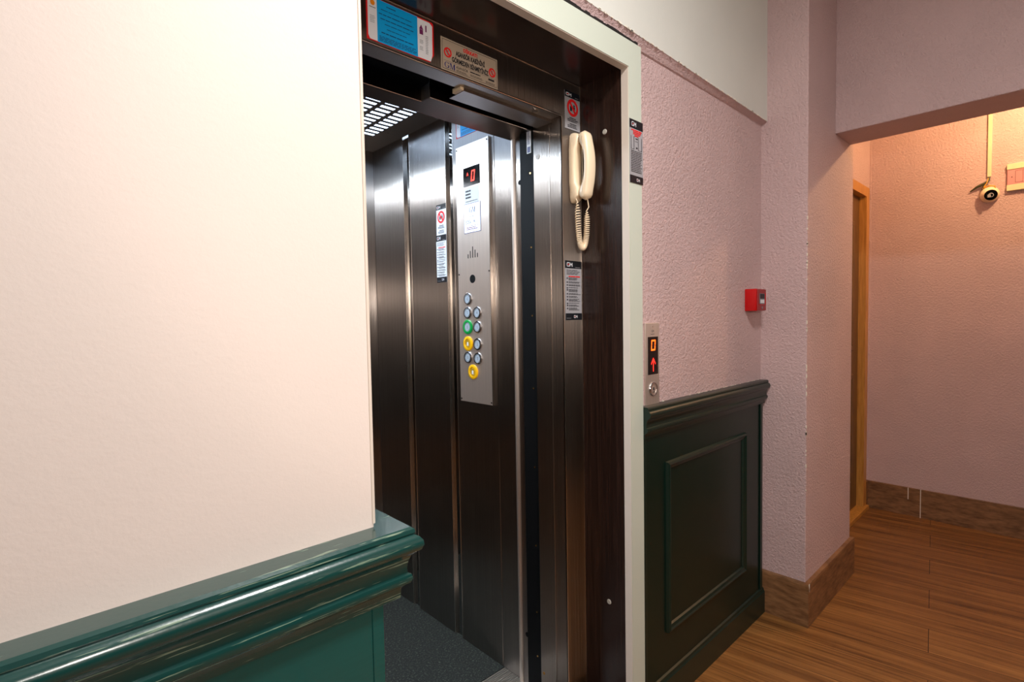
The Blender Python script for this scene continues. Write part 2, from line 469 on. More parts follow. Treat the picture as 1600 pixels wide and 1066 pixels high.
# back wall of passage around door
DX0, DX1, DZ = 3.32, 4.155, 2.135
b = new(); box(b, 3.0, YF, 0, DX0, 1.2, ZC); box(b, DX1, YF, 0, X1 + .1, 1.2, ZC); box(b, DX0, YF, DZ, DX1, 1.2, ZC)
structure('wall_passage', b, 'pink')
b = box(new(), X1, Y0, 0, X1 + .1, YF + .1, ZC); structure('wall_right', b, 'pink')
b = box(new(), X0 - .1, Y0, 0, X0, YF, ZC); structure('wall_back_left', b, 'cream')
b = box(new(), X0 - .1, Y0 - .1, 0, X1 + .1, Y0, ZC); structure('wall_back', b, 'cream')
# painted dado on the walls behind the photographer
b = new(); box(b, X0, Y0, 0, X1, Y0 + .016, 1.03); box(b, X0, Y0 + .016, 1.0, X1, Y0 + .04, 1.03); box(b, X0, Y0, 0, X0 + .016, .66, 1.03)
structure('trim_9', b, 'shaded_green_flat')
# skirtings
PR = [(0, 0), (.018, 0), (.018, .180), (.016, .187), (0, .189)]
b = sweep(new(), [(2.435, YF), (2.435, .765), (3.10, .765), (3.10, YF)][::1], [(o, z) for o, z in PR])
structure('baseboard_pillar', b, 'skirt')
b = new()
y = YF
for a, c in ((YF, .652), (.6495, -.05), (-.0525, -.85), (-.8525, Y0)):
    box(b, X1 - .016, c, 0, X1, a, .187, .0015)
structure('baseboard_right', b, 'skirt')
b = box(new(), 4.216, YF - .014, 0, X1 - .016, YF, .187); structure('baseboard_passage', b, 'skirt')
# grout line of far skirting and caulk in the far corner
b = new(); box(b, X1 - .0168, .6488, 0, X1 - .010, .6527, .187); box(b, X1 - .0168, .715, .11, X1 - .0150, .719, .187)
structure('trim_3', b, 'chip')
b = new()
for k in range(40):
    z = .19 + k * .058
    box(b, 4.262 - random.random() * .004, .947 - random.random() * .004, z, 4.27, .955, z + .058)
structure('trim_4', b, 'pink')
# flaked plaster along edges of soffit and casing and pillar edge
b = new()
def flake(x, y, z, r):
    n = random.randint(5, 7)
    vs = []
    for dy in (0, .002):
        vs.append([b.verts.new((x + math.cos(2 * math.pi * k / n) * r * (1 + .5 * random.random()), y - dy, z + math.sin(2 * math.pi * k / n) * r * .5)) for k in range(n)])
    b.faces.new(vs[0]); b.faces.new(vs[1][::-1])
    for k in range(n): b.faces.new((vs[0][k], vs[0][(k + 1) % n], vs[1][(k + 1) % n], vs[1][k]))
for k in range(90):
    xx = 1.0 + random.random() * 1.43; flake(xx, .930, zf(xx) + random.random() * .002, .002 + random.random() * .004)
for k in range(14): flake(1.34 + random.random() * .12, .953, 2.189 + random.random() * .004, .004 + random.random() * .005)
for k in range(60): flake(1.4555 + random.random() * .003, .953, 1.07 + random.random() * 1.12, .0012 + random.random() * .003)
for k in range(60): flake(1.47 + random.random() * .95, .953, 1.056 + random.random() * .004, .002 + random.random() * .003)
structure('trim_5', b, 'chip')
b = new()
for k in range(26):
    z = .2 + random.random() * 1.6; box(b, 2.4335, .7635, z, 2.4375, .7675, z + .004 + random.random() * .014)
for k in range(5):
    box(b, 2.424 + k * .002, .7465, .150 + random.random() * .03, 2.425 + k * .002, .7475, .190)
structure('trim_6', b, 'chip')
# corner bead at end of the near wall
b = box(new(), .358, .6785, 1.06, .3625, .684, ZC, .0008); structure('trim_7', b, 'casing_side')

# door in passage
t = thing('door_1', (3.74, YF, 0), None, None); t['kind'] = 'structure'
b = new()
frame = new()
box(frame, DX0 - .055, YF - .012, 0, DX0 + .012, 1.09, DZ - .012)
box(frame, DX1 - .012, YF - .012, 0, DX1 + .055, 1.09, DZ - .012)
box(frame, DX0 - .055, YF - .012, DZ - .012, DX1 + .055, 1.09, DZ + .05)
finish('door_frame', frame, 'door_wood', t)
b = box(new(), DX0 + .014, .985, .032, DX1 - .014, 1.025, DZ - .014, .002)
for (z0, z1) in ((.2, .95), (1.1, 1.95)):
    frame_prism(b, DX0 + .14, z0, DX1 - .14, z1, [(0, 0), (.008, .008), (.03, .008), (.04, 0)], .985)
leaf = finish('door_leaf', b, 'door_leaf', t)
b = box(new(), DX0, YF - .03, 0, DX1 + .055, 1.09, .03, .003); finish('threshold', b, 'door_wood', t)
b = new(); cyl(b, (3.42, .985, 1.02), (0, -1, 0), .02, .012); tube(b, [(3.42, .975, 1.02), (3.42, .935, 1.02), (3.45, .925, 1.02), (3.53, .925, 1.02)], .008)
finish('door_handle', b, 'btn_ring', t, True)

# unseen shallow opaque dish, added to block the passage lamp's downward light
b = cyl(new(), (3.75, .03, 2.47), (0, 0, 1), .036, .006, 24); tube(b, [(3.75, .10, 2.9), (3.75, .10, 2.473), (3.75, .06, 2.473)], .004, 6)
structure('lamp_blocker_dish', b, 'casing_side')
# ------------------------------------------------------------------ wainscots
CZ = 1.055
CAP = [(0, CZ), (.037, CZ), (.041, CZ - .003), (.042, CZ - .008), (.040, CZ - .011), (.046, CZ - .014), (.050, CZ - .019), (.051, CZ - .026), (.048, CZ - .033),
       (.041, CZ - .038), (.037, CZ - .042), (.034, CZ - .050), (.0325, CZ - .060), (.033, CZ - .067), (.037, CZ - .069), (.0385, CZ - .075), (.036, CZ - .082),
       (.029, CZ - .086), (.026, CZ - .090), (.025, CZ - .104), (.016, CZ - .106), (0, CZ - .106)]
t = thing('wainscot_panelling', (-.6, .66, 0), 'glossy teal green wainscot with moulded cap rail on the bright cream wall at lower left', 'wainscot', 'painted wainscots')
bo = .016
b = box(new(), X0 + .001, .68 - bo, 0, .3605, .68, CZ - .1, .001); finish('panel_board', b, 'green', t)
b = sweep(new(), [(X0, .68), (.361, .68), (.361, .925)], CAP)
o = finish('cap_rail', b, 'green_worn', t, True)
b = new(); frame_prism(b, -.62, .25, .27, .855, [(0, 0), (.003, .010), (.012, .013), (.018, .009), (.028, .006), (.032, 0)], .68 - bo)
finish('panel_moulding', b, 'green', t)
b = sweep(new(), [(X0, .68 - bo), (.3605, .68 - bo)], [(0, 0), (.014, 0), (.014, .09), (.008, .1), (0, .104)]); finish('base_board', b, 'green', t)
b = box(new(), .345, .68 - bo - .002, .105, .3625, .682, CZ - .104, .001); finish('edge_trim', b, 'green', t)

t = thing('wainscot_panelling', (1.92, .94, 0), 'green wainscot panel, darkened in colour for its dark reflections, below the call button right of the elevator', 'wainscot', 'painted wainscots')
WX0, WX1 = 1.457, 2.405
b = box(new(), WX0, YF - bo, 0, WX1, YF, CZ - .1, .001); finish('panel_board', b, 'shaded_green_flat', t)
b = sweep(new(), [(WX0 - .004, YF), (WX1 + .02, YF)], [(o * .92, z + .004) for o, z in CAP]); finish('cap_rail', b, 'shaded_green', t, True)
b = new(); frame_prism(b, 1.592, .253, 2.23, .853, [(0, 0), (.003, .010), (.010, .013), (.015, .009), (.024, .006), (.028, 0)], YF - bo)
finish('panel_moulding', b, 'shaded_green', t)
b = sweep(new(), [(WX0, YF - bo), (WX1 + .012, YF - bo)], [(0, 0), (.012, 0), (.012, .096), (.008, .102), (.006, .110), (0, .114)]); finish('base_board', b, 'shaded_green', t)
b = box(new(), WX1 - .022, YF - bo - .006, .115, WX1, YF - bo, CZ - .1, .002); finish('edge_trim', b, 'shaded_green', t)
b = box(new(), WX0, YF - bo - .003, .115, WX0 + .012, YF - bo, CZ - .1, .001); finish('edge_trim', b, 'shaded_green', t)

# ------------------------------------------------------------------ elevator surround
XJ = 1.385
t = thing('door_casing', (.92, .95, 0), 'pale grey green painted casing framing the elevator opening', 'door casing')
b = new()
box(b, XJ, .935, 0, 1.452, YF + .005, 2.112); box(b, .365, .935, 2.112, 1.452, YF + .005, 2.19); box(b, .365, .935, 0, .43, YF + .005, 2.112, .0015)
finish('casing_face', b, 'casing', t)
b = new()
box(b, XJ - .002, .937, 0, XJ, .962, 2.110); box(b, .43, .937, 2.110, XJ, .962, 2.112)
finish('casing_edge', b, 'casing_side', t)
b = new()
pts = [(.36, 2.1925)]
x = .365
while x < 1.43:
    h = .007 + .005 * random.random()
    if x > 1.36: h *= .8
    box(b, x, .9395, 2.1905, min(x + .0205, 1.4415), .9450, 2.1935 + h)
    x += .02
structure('trim_8', b, 'crack')
t = thing('reveal_lining', (.92, 1.04, 0), 'dark wenge laminate lining the deep reveal around the elevator opening', 'reveal lining')
b = box(new(), XJ, .960, 0, XJ + .02, 1.17, 2.13); finish('side_panel', b, 'laminate', t)
b = box(new(), .41, .960, 0, .43, 1.17, 2.13); finish('side_panel', b, 'laminate', t)
b = box(new(), .43, .960, 2.112, XJ, 1.17, 2.13); finish('top_panel', b, 'laminate', t)
for z in (1.94, .411):
    b = cyl(new(), (XJ, 1.027, z), (-1, 0, 0), .0085, .002, 20, .007); finish('screw_cap', b, 'cap_grey', t)

# landing door frame, brushed steel
XR = 1.29; YJ = 1.126; ZH = 1.995
t = thing('landing_door_frame', (.9, 1.18, 0), 'brushed stainless steel frame around the elevator doorway', 'door frame')
b = new(); box(b, XR, YJ, 0, XJ, YJ + .004, 2.112); box(b, XR, YJ, 0, XR + .004, 1.252, ZH + .0, .001)
finish('jamb', b, 'steel_frame', t)
b = new(); box(b, .43, YJ, 0, .47, YJ + .004, 2.112); box(b, .466, YJ, 0, .47, 1.252, ZH)
finish('jamb', b, 'steel_frame', t)
b = new(); box(b, .47, YJ, ZH, XR, YJ + .004, 2.112); box(b, .47, YJ, ZH, XR, 1.182, ZH + .004)
finish('header', b, 'steel_frame', t)
b = new()
tube(b, [(XR + .0005, YJ - .0005, .0), (XR + .0005, YJ - .0005, ZH)], .0016, 6); tube(b, [(XJ - .0015, YJ - .001, 0), (XJ - .0015, YJ - .001, 2.11)], .0013, 6)
tube(b, [(.47, YJ - .0005, ZH), (XR, YJ - .0005, ZH)], .0014, 6); tube(b, [(.43, YJ - .001, 2.1105), (XJ, YJ - .001, 2.1105)], .0010, 6)
finish('bright_edge', b, 'edge', t)
b = box(new(), XR - .0012, 1.1785, 0, XR, 1.1795, ZH); finish('seam', b, 'edge', t)
for p in ((XR, 1.232, 1.89),):
    b = cyl(new(), p, (-1, 0, 0), .0085, .0015, 20); finish('screw', b, 'cap_grey', t)
b = cyl(new(), (XR, 1.238, .11), (-1, 0, 0), .005, .0012, 16); finish('screw', b, 'brass', t)
b = cyl(new(), (1.195, 1.150, ZH), (0, 0, -1), .010, .003, 20); finish('screw', b, 'edge', t)
# head: second steel return plate and door track above the gap
b = new(); box(b, .93, 1.168, 1.986, XR + .02, 1.172, 2.03); box(b, .93, 1.172, 1.986, XR + .02, 1.235, 1.990)
finish('track_plate', b, 'steel_frame', t)
b = box(new(), .918, 1.168, 1.987, .93, 1.205, 2.0, .001); finish('track_bracket', b, 'ivory_dark', t)
b = new()
box(b, .43, 1.24, 2.05, 1.40, 1.26, 2.3); box(b, .3, 1.13, 2.30, 1.5, 1.45, 2.32); box(b, 1.42, 1.13, 0, 1.44, 1.5, 2.3); box(b, .3, 1.13, 0, .31, 1.5, 2.3)
structure('wall_shaft', b, 'void')
# black recess between frame and cabin with gold screw heads
b = new(); box(b, 1.298, 1.253, 0, 1.330, 1.326, 2.04, .001); finish('rubber_seal', b, 'black', t)
for z in (1.847, 1.595, 1.36, 1.107, .83, .55, .31, .15):
    b = cyl(new(), (1.298, 1.276, z), (-1, 0, 0), .0028, .0015, 12); finish('screw', b, 'brass', t)
b = new()
for k in range(14): box(b, .47, 1.13 + k * .0085, -.01, XR, 1.1345 + k * .0085, .001)
box(b, .47, 1.126, -.05, XR, 1.26, -.003)
finish('sill', b, 'alu', t)
F = Flat('strip_label', 'narrow white label high in the black gap between door frame and cabin', 'label', (1.298, 1.290, 1.915), (0, -1, 0), .020, .095, back='white')
F.lines('lettering', 'inkblue', .003, .092, .017, .0035, 18, .0016, words=3); F.rect('emblem', 'navy', .003, .003, .017, .022)
F.done()

# ------------------------------------------------------------------ elevator cabin
XW = 1.32; YB = 2.39; XL = .42; ZT = 2.19
t = thing('elevator_cabin', (.87, 1.9, 0), 'open elevator cabin lined with brushed stainless steel panels', 'elevator')
def wallpanel(y0, y1, z0=0.0, z1=ZT + .03, x=XW, th=.02, name='wall_panel', mat='steel'):
    b = box(new(), x, y0, z0, x + th, y1, z1, .0015); finish(name, b, mat, t)
wallpanel(1.487, 1.7415); wallpanel(1.790, 2.066); wallpanel(2.116, YB)
wallpanel(1.388, 1.486, x=XW + .001)
b = box(new(), XW - .002, 1.326, 0, XW + .03, 1.388, 2.06, .004); finish('front_post', b, 'steel', t)
b = new(); cyl(b, (XW - .003, 1.378, .0), (0, 0, 1), .009, 2.05, 20); finish('front_post_edge', b, 'steel_plate', t, True)
for z in (1.833, .189):
    b = cyl(new(), (XW - .002, 1.347, z), (-1, 0, 0), .0085, .0015, 20); finish('screw', b, 'black', t)
for (y0, y1) in ((1.7415, 1.790), (2.066, 2.116)):
    b = box(new(), XW + .010, y0, 0, XW + .018, y1, ZT + .03); finish('mirror_strip', b, 'mirror', t)
    b = new(); box(b, XW - .0015, y0 - .003, 0, XW + .012, y0 + .0005, ZT + .03, .0008); box(b, XW - .0015, y1 - .0005, 0, XW + .012, y1 + .003, ZT + .03, .0008)
    finish('strip_edge', b, 'edge', t)
# back wall, left wall
for (xa, xb) in ((XL, .73), (.7305, 1.03), (1.0305, XW)):
    b = box(new(), xa, YB, 0, xb, YB + .02, ZT + .03, .001); finish('wall_panel', b, 'steel', t)
for (ya, yb) in ((1.39, 1.74), (1.79, 2.06), (2.11, YB)):
    b = box(new(), XL - .02, ya, 0, XL, yb, ZT + .03, .001); finish('wall_panel', b, 'steel', t)
for (ya, yb) in ((1.74, 1.79), (2.06, 2.11)):
    b = box(new(), XL - .02, ya, 0, XL - .01, yb, ZT + .03); finish('mirror_strip', b, 'mirror', t)
b = box(new(), XL - .03, 1.28, 0, XL + .03, 1.39, 2.06, .003); finish('front_post', b, 'steel', t)
b = box(new(), XL - .02, 1.482, -.03, XW + .02, YB + .02, 0.0); finish('cabin_floor', b, 'carpet', t)
b = new()
for k in range(17): box(b, XL, 1.330 + k * .0088, -.006, XW, 1.3355 + k * .0088, .0015, .0004)
box(b, XL, 1.327, -.03, XW, 1.481, -.002)
finish('cabin_sill', b, 'alu', t)
# ceiling with slots
bx = new()
colx = [1.208 - .0805 * k for k in range(9)]; sw = .0605
rows = [1.500 + .0390 * k for k in range(18)]; sh = .0195
def cbar(x0, y0, x1, y1): box(bx, x0, y0, ZT, x1, y1, ZT + .002)
cbar(XL, 1.39, XW, rows[0]); cbar(XL, rows[-1] + sh, XW, YB); cbar(colx[0], rows[0], XW, rows[-1] + sh); cbar(XL, rows[0], colx[-1] - sw, rows[-1] + sh)
for i, r in enumerate(rows[:-1]): cbar(colx[-1] - sw, r + sh, colx[0], rows[i + 1])
for c in range(len(colx) - 1):
    for r in rows: cbar(colx[c + 1], r, colx[c] - sw, r + sh)
finish('ceiling_panel', bx, 'steel', t)
b = box(new(), XL, 1.40, ZT + .05, XW, YB, ZT + .06); finish('light_panel', b, 'slotlight', t)
b = new(); box(b, XL - .03, 1.385, ZT + .07, XW + .03, YB + .03, ZT + .09); finish('roof', b, 'void', t)
b = cyl(new(), (1.24, 2.105, ZT), (0, 0, -1), .004, .0015, 12); finish('screw', b, 'edge', t)
# cabin head: stepped door-leaf channels
b = new(); box(b, .47, 1.312, 1.990, XR + .03, 1.384, 1.994, .0005); box(b, .47, 1.312, 1.994, .887, 1.316, 2.045); box(b, .45, 1.384, 1.99, XW, 1.390, ZT + .02)
finish('door_head', b, 'dark_steel', t)
b = new(); box(b, .887, 1.270, 1.989, XR + .02, 1.313, 1.993, .0005); box(b, .887, 1.270, 1.993, XR + .02, 1.274, 2.055)
finish('door_head', b, 'dark_steel', t)
b = box(new(), .8855, 1.270, 1.990, .887, 1.316, 2.03); finish('head_end_plate', b, 'galv', t)
b = new(); tube(b, [(.47, 1.3118, 1.9895), (.886, 1.3118, 1.9895)], .0012, 6); tube(b, [(.887, 1.2698, 1.9885), (XR + .02, 1.2698, 1.9885)], .0014, 6)
finish('bright_edge', b, 'edge', t)

# ------------------------------------------------------------------ control panel in cabin
PX = XW - .012
t = thing('control_panel', (XW, 1.604, 1.02), 'tall brushed steel control panel with floor buttons inside the elevator', 'control panel')
b = box(new(), PX, 1.505, 1.02, XW, 1.704, 2.036, .001); finish('face_plate', b, 'steel_plate', t)
b = box(new(), PX - .0008, 1.504, 1.02, PX + .012, 1.5055, 2.036); finish('bright_edge', b, 'edge', t)
b = box(new(), PX - .002, 1.556, 1.872, PX, 1.656, 1.945, .0005); d = finish('display', b, 'glass_black', t)
def seg0(bm, cu, cv, w, h, th, X, gap=.0008, axis='y', shear=.12):
    # seven-segment 0 on a -x or -y facing plane
    def P(u, v):
        u2 = u + v * shear
        return (X, cu - u2, cv + v) if axis == 'y' else (cu + u2, X, cv + v)
    def q(*pts): bm.faces.new([bm.verts.new(P(*p)) for p in pts])
    W, Hh = w / 2, h / 2
    for s in (-1, 1):
        q((s * W, gap), (s * W, Hh), (s * (W - th), Hh - th), (s * (W - th), gap)) 
        q((s * W, -gap), (s * W, -Hh), (s * (W - th), -Hh + th), (s * (W - th), -gap))
        q((-W + gap, s * Hh), (W - gap, s * Hh), (W - th - gap, s * (Hh - th)), (-W + th + gap, s * (Hh - th)))
b = new(); seg0(b, 1.595, 1.908, .022, .042, .0055, PX - .0026)
finish('digit', b, 'led', d)
b = new()
vs = [b.verts.new((PX - .0026, 1.628 - u, 1.918 + v)) for u, v in ((-.006, -.007), (0, .008), (.006, -.007), (0, -.002))]
b.faces.new(vs); finish('arrow', b, 'led', d)
# five vertical slots as speaker
b = new()
for k, h in enumerate((.016, .028, .044, .030, .016)):
    yy = 1.637 - k * .0145
    box(b, PX - .0008, yy - .0018, 1.592, PX, yy + .0018, 1.592 + h)
finish('speaker_slots', b, 'black', t)
b = cyl(new(), (PX, 1.612, 1.510), (-1, 0, 0), .0165, .001, 32); finish('sensor_window', b, 'black', t)
for (yy, zz) in ((1.697, 2.025), (1.512, 2.025), (1.697, 1.532), (1.512, 1.534), (1.697, 1.03), (1.512, 1.03)):
    b = cyl(new(), (PX, yy, zz), (-1, 0, 0), .0032, .001, 12); finish('screw', b, 'black', t)
BT = [(1.642, 1.433, 'btn_ring', 'btn_lens', '6'), (1.645, 1.378, 'btn_ring', 'btn_lens', '5'), (1.585, 1.377, 'btn_ring', 'btn_lens', '4'),
      (1.646, 1.321, 'btn_green', 'btn_lens', '0'), (1.585, 1.321, 'btn_ring', 'btn_lens', '1'), (1.646, 1.255, 'btn_yellow', 'btn_gold', None),
      (1.586, 1.254, 'btn_ring', 'btn_lens', '2'), (1.647, 1.200, 'btn_ring', 'btn_lens', '0'), (1.586, 1.198, 'btn_ring', 'btn_lens', '3'),
      (1.618, 1.143, 'btn_yellow', 'btn_gold', None)]
for (yy, zz, rm, lm, ch) in BT:
    ro = .0235 if rm == 'btn_ring' else .029
    b = ring(new(), (PX, yy, zz), (-1, 0, 0), ro, .0165, .006); r = finish('button', b, rm, t, True)
    b = cyl(new(), (PX, yy, zz), (-1, 0, 0), .0175, .0042, 28); finish('lens', b, lm, r)
    b = ring(new(), (PX, yy, zz), (-1, 0, 0), .0155, .0135, .0048); finish('inner_ring', b, 'btn_ink' if lm == 'btn_lens' else 'btn_yellow', r)
    b = new()
    if ch:
        pts, faces = text_mesh(ch, .019)
        cx = max(p.x for p in pts) / 2
        vs = [b.verts.new((PX - .0046, yy - (p.x - cx), zz + p.y - .007)) for p in pts]
        for f in faces: b.faces.new([vs[i] for i in f])
    else:
        for (u, v) in ((0, 0),):
            n = 14
            b.faces.new([b.verts.new((PX - .0046, yy + math.cos(2 * math.pi * k / n) * .005, zz + math.sin(2 * math.pi * k / n) * .0065)) for k in range(n)])
        box(b, PX - .0047, yy - .0065, zz - .0085, PX - .0043, yy + .0065, zz - .006)
    finish('symbol', b, 'btn_ink' if ch else 'white', r)
def serif_gm(F, u, v, h, w, mat):
    gw = w * .44; cu, cv = u + gw * .5, v + h * .5
    pts = []
    n = 22
    for k in range(n + 1):
        t = math.radians(42 + 276 * k / n); th = .06 + .17 * abs(math.cos(t)) ** 1.5
        pts.append((t, th))
    for (t0, h0), (t1, h1) in zip(pts, pts[1:]):
        q = lambda t, r: (cu + math.cos(t) * gw * .5 * r, cv + math.sin(t) * h * .5 * r)
        F.poly('logo', mat, [q(t0, 1), q(t1, 1), q(t1, 1 - 1.6 * h1), q(t0, 1 - 1.6 * h0)], 2)
    F.rect('logo', mat, cu + gw * .26, v + h * .03, cu + gw * .42, v + h * .44, 2); F.rect('logo', mat, cu + gw * .1, v + h * .40, cu + gw * .54, v + h * .46, 2)
    F.rect('logo', mat, cu + gw * .36, v + h * .66, cu + gw * .42, v + h * .97, 2)
    m0 = u + w * .50; m1 = u + w; s = w * .035
    F.rect('logo', mat, m0 + s, v, m0 + s * 1.9, v + h, 2); F.rect('logo', mat, m1 - s * 3.6, v, m1 - s * .8, v + h, 2)
    F.rect('logo', mat, m0 - s * .4, v, m0 + s * 3.2, v + h * .06, 2); F.rect('logo', mat, m1 - s * 4.6, v, m1, v + h * .06, 2)
    F.rect('logo', mat, m0 - s * .4, v + h * .94, m0 + s * 3, v + h, 2); F.rect('logo', mat, m1 - s * 3.6, v + h * .94, m1, v + h, 2)
    mid = (m0 + m1) / 2 - s * .4
    F.poly('logo', mat, [(m0 + s, v + h), (m0 + s * 3.6, v + h), (mid + s * 1.2, v), (mid - s * .6, v)], 2)
    F.poly('logo', mat, [(m1 - s * 3.2, v + h), (m1 - s * 2.2, v + h), (mid + s * .8, v), (mid - s * .2, v)], 2)
# grey service label and lit load plate on the panel
F = Flat('service_label', 'small pale grey label under the red floor display on the control panel', 'label', (PX, 1.652, 1.800), (0, -1, 0), .088, .070, back='white', thick=.0006)
for k in range(3): F.lines('lettering', 'ink', .008, .056 - k * .0125, .042, .01, 1, .006, ragged=.1, words=2)
F.lines('lettering', 'ink', .008, .014, .080, .005, 1, .0022, ragged=0)
F.done()
F = Flat('load_plate', 'glowing white plate with 320 KG load text on the control panel', 'sign', (PX, 1.657, 1.690), (0, -1, 0), .102, .115, back='navy', thick=.0010)
F.rect('face', 'lit_plate', .002, .002, .100, .113, 1)
serif_gm(F, .033, .078, .021, .038, 'inkblue')
F.lines('small_print', 'btn_ink', .034, .064, .070, .005, 1, .0018, words=3)
F.text('lettering', 'inkblue', '320', .010, .036, .015); F.text('small_lettering', 'inkblue', 'KG', .040, .036, .007)
F.text('lettering', 'inkblue', '4', .058, .036, .015); F.text('small_lettering', 'inkblue', 'KİŞİ', .070, .036, .007)
F.rect('stripe', 'purple', .012, .010, .092, .0115); F.rect('stripe', 'purple', .012, .026, .092, .0275)
F.lines('small_print', 'purple', .016, .022, .090, .006, 2, .003, words=6)
F.done()

# ------------------------------------------------------------------ stickers
def tower(F, u, v, h):
    F.rect('emblem', 'purple', u - h * .22, v, u + h * .22, v + h * .5, 2); F.poly('emblem', 'purple', [(u - h * .26, v + h * .52), (u + h * .26, v + h * .52), (u, v + h)], 2)
def notice(label, origin, U, W, H):
    F = Flat('inspection_notice', label, 'notice', origin, U, W, H, 'blue inspection notices', back=None)
    bm = new()
    c = .012
    prof = [(0, 0), (W - c, 0), (W - c * .35, c * 1.2), (W, H * .2), (W, H - .004), (W - .004, H), (0, H)]
    A = [bm.verts.new(F.p(u, v, .0002)) for u, v in prof]; B = [bm.verts.new(F.p(u, v, F.th)) for u, v in prof]
    bm.faces.new(A[::-1]); bm.faces.new(B)
    for k in range(len(prof)): bm.faces.new((A[k], A[(k + 1) % len(prof)], B[(k + 1) % len(prof)], B[k]))
    finish('backing', bm, 'red', F.root)
    F.poly('white_field', 'white', [(.0035, .010), (.008, .002), (W - .010, .002), (W - .005, .018), (W - .004, H - .010), (W - .012, H - .003), (.0035, H - .003)], 1)
    F.rect('blue_field', 'cyan', W * .145, .001, W * .74, H - .001, 2)
    r = random.Random(3)
    F.ringp('logo', 'orange', W * .085, H * .86, .006, 0, 3)
    F.lines('lettering', 'ink', W * .04, H * .76, W * .13, .004, 1, .0012, 3, 0, 2, r)
    F.lines('lettering', 'btn_ink', W * .045, H * .56, W * .125, .0036, 5, .0010, 3, .3, 3, r)
    for k, (a, c2, hh) in enumerate(((.28, .42, .0022), (.2, .68, .0016), (.17, .72, .0020), (.19, .70, .0020), (.25, .66, .0016), (.28, .60, .0016), (.2, .70, .0024))):
        F.lines('lettering_blue', 'inkblue', W * a, H * (.90 - k * .105), W * c2, .004, 1, hh, 3, .1, 7, r)
    F.lines('lettering_blue', 'inkblue', W * .17, H * .17, W * .72, .0032, 4, .0014, 3, .06, 12, r)
    tower(F, W * .80, H * .60, H * .24)
    F.lines('lettering', 'btn_ink', W * .77, H * .46, W * .83, .0036, 3, .001, 3, .2, 3, r); F.lines('lettering', 'btn_ink', W * .77, H * .30, W * .83, .0036, 3, .001, 3, .2, 3, r)
    F.rect('emblem', 'purple', W * .865, H * .70, W * .885, H * .86, 2)
    F.lines('lettering', 'btn_ink', W * .865, H * .60, W * .91, .0042, 11, .0012, 3, .3, 2, r)
    F.done()
notice('blue and white inspection notice with red edge on the steel header above the doorway', (.614, YJ, 2.004), (1, 0, 0), .187, .100)
notice('blue and white inspection notice on the cabin wall above the control panel', (XW, 1.712, 2.078), (0, -1, 0), .194, .100)

def nosign(F, cu, cv, r, people=False):
    F.ringp('prohibition_ring', 'red', cu, cv, r, r * .68, 4, slash=-50)
    if people:
        for du in (-.28, .28):
            F.ringp('pictogram', 'ink', cu + du * r, cv + .28 * r, r * .13, 0, 3, 12)
            F.rect('pictogram', 'ink', cu + du * r - r * .16, cv - .40 * r, cu + du * r + r * .16, cv + .14 * r, 3)
    else:
        F.poly('pictogram', 'btn_ink', [(cu - .4 * r, cv + .1 * r), (cu + .1 * r, cv + .45 * r), (cu + .3 * r, cv + .3 * r), (cu - .1 * r, cv - .1 * r)], 3)
        F.rect('pictogram', 'btn_ink', cu - .1 * r, cv - .45 * r, cu + .45 * r, cv - .15 * r, 3)
W, H = .195, .083
F = Flat('warning_plate', 'beige metal warning plate with red heading on the steel header', 'sign', (.823, YJ, 1.999), (1, 0, 0), W, H, back='plate')
for (a, c2, d2, e) in ((.004, .004, W - .004, .005), (.004, H - .005, W - .004, H - .004), (.004, .004, .005, H - .004), (W - .005, .004, W - .004, H - .004)): F.rect('border', 'ink', a, c2, d2, e)
F.rect('border', 'ink', .008, .0255, W - .008, .0260)
nosign(F, .021, .047, .0125); nosign(F, W - .021, .041, .0125)
F.text('heading', 'red', 'DİKKAT!', W / 2, .0655, .0090, 2, .045, True, .048)
F.text('lettering', 'ink', 'ASANSÖR KABİNİNİ', W / 2, .0480, .0125, 2, .038, True, .100)
F.text('lettering', 'ink', 'GÖRMEDEN BİNMEYİNİZ', W / 2, .0288, .0125, 2, .038, True, .126)
serif_gm(F, .0105, .0075, .0150, .034, 'navy')
F.text('maker_lettering', 'ink', 'ASANSÖR', .048, .0150, .0075, 2, 0, False, .040)
F.lines('small_print', 'ink', .048, .0115, .088, .003, 2, .0012, words=5)
F.lines('small_print', 'ink', .095, .0215, .138, .003, 1, .0030, words=3); F.lines('small_print', 'ink', .095, .0135, .150, .0032, 2, .0012, words=7)
F.lines('small_print', 'ink', .160, .0225, .182, .003, 1, .0052, words=2, ragged=0); F.lines('small_print', 'ink', .150, .0115, .186, .003, 2, .0012, words=5)
F.done()

def gm(F, u, v, h, w, mat='white'):
    # open G with a red bar and an M of plain strokes
    s = w * .09
    gw = w * .46
    F.rect('logo', mat, u, v, u + s, v + h, 2); F.rect('logo', mat, u, v + h - s, u + gw, v + h, 2); F.rect('logo', mat, u, v, u + gw, v + s, 2); F.rect('logo', mat, u + gw - s, v, u + gw, v + h * .5, 2)
    F.rect('logo_accent', 'red', u + gw * .45, v + h * .42, u + gw, v + h * .42 + s, 2)
    m0 = u + w * .52
    F.rect('logo', mat, m0, v, m0 + s, v + h, 2); F.rect('logo', mat, u + w - s, v, u + w, v + h, 2)
    mid = (m0 + u + w) / 2
    F.poly('logo', mat, [(m0, v + h), (m0 + s, v + h), (mid + s * .3, v + h * .35), (mid - s * .7, v + h * .35)], 2)
    F.poly('logo', mat, [(u + w - s, v + h), (u + w, v + h), (mid + s * .7, v + h * .35), (mid - s * .3, v + h * .35)], 2)
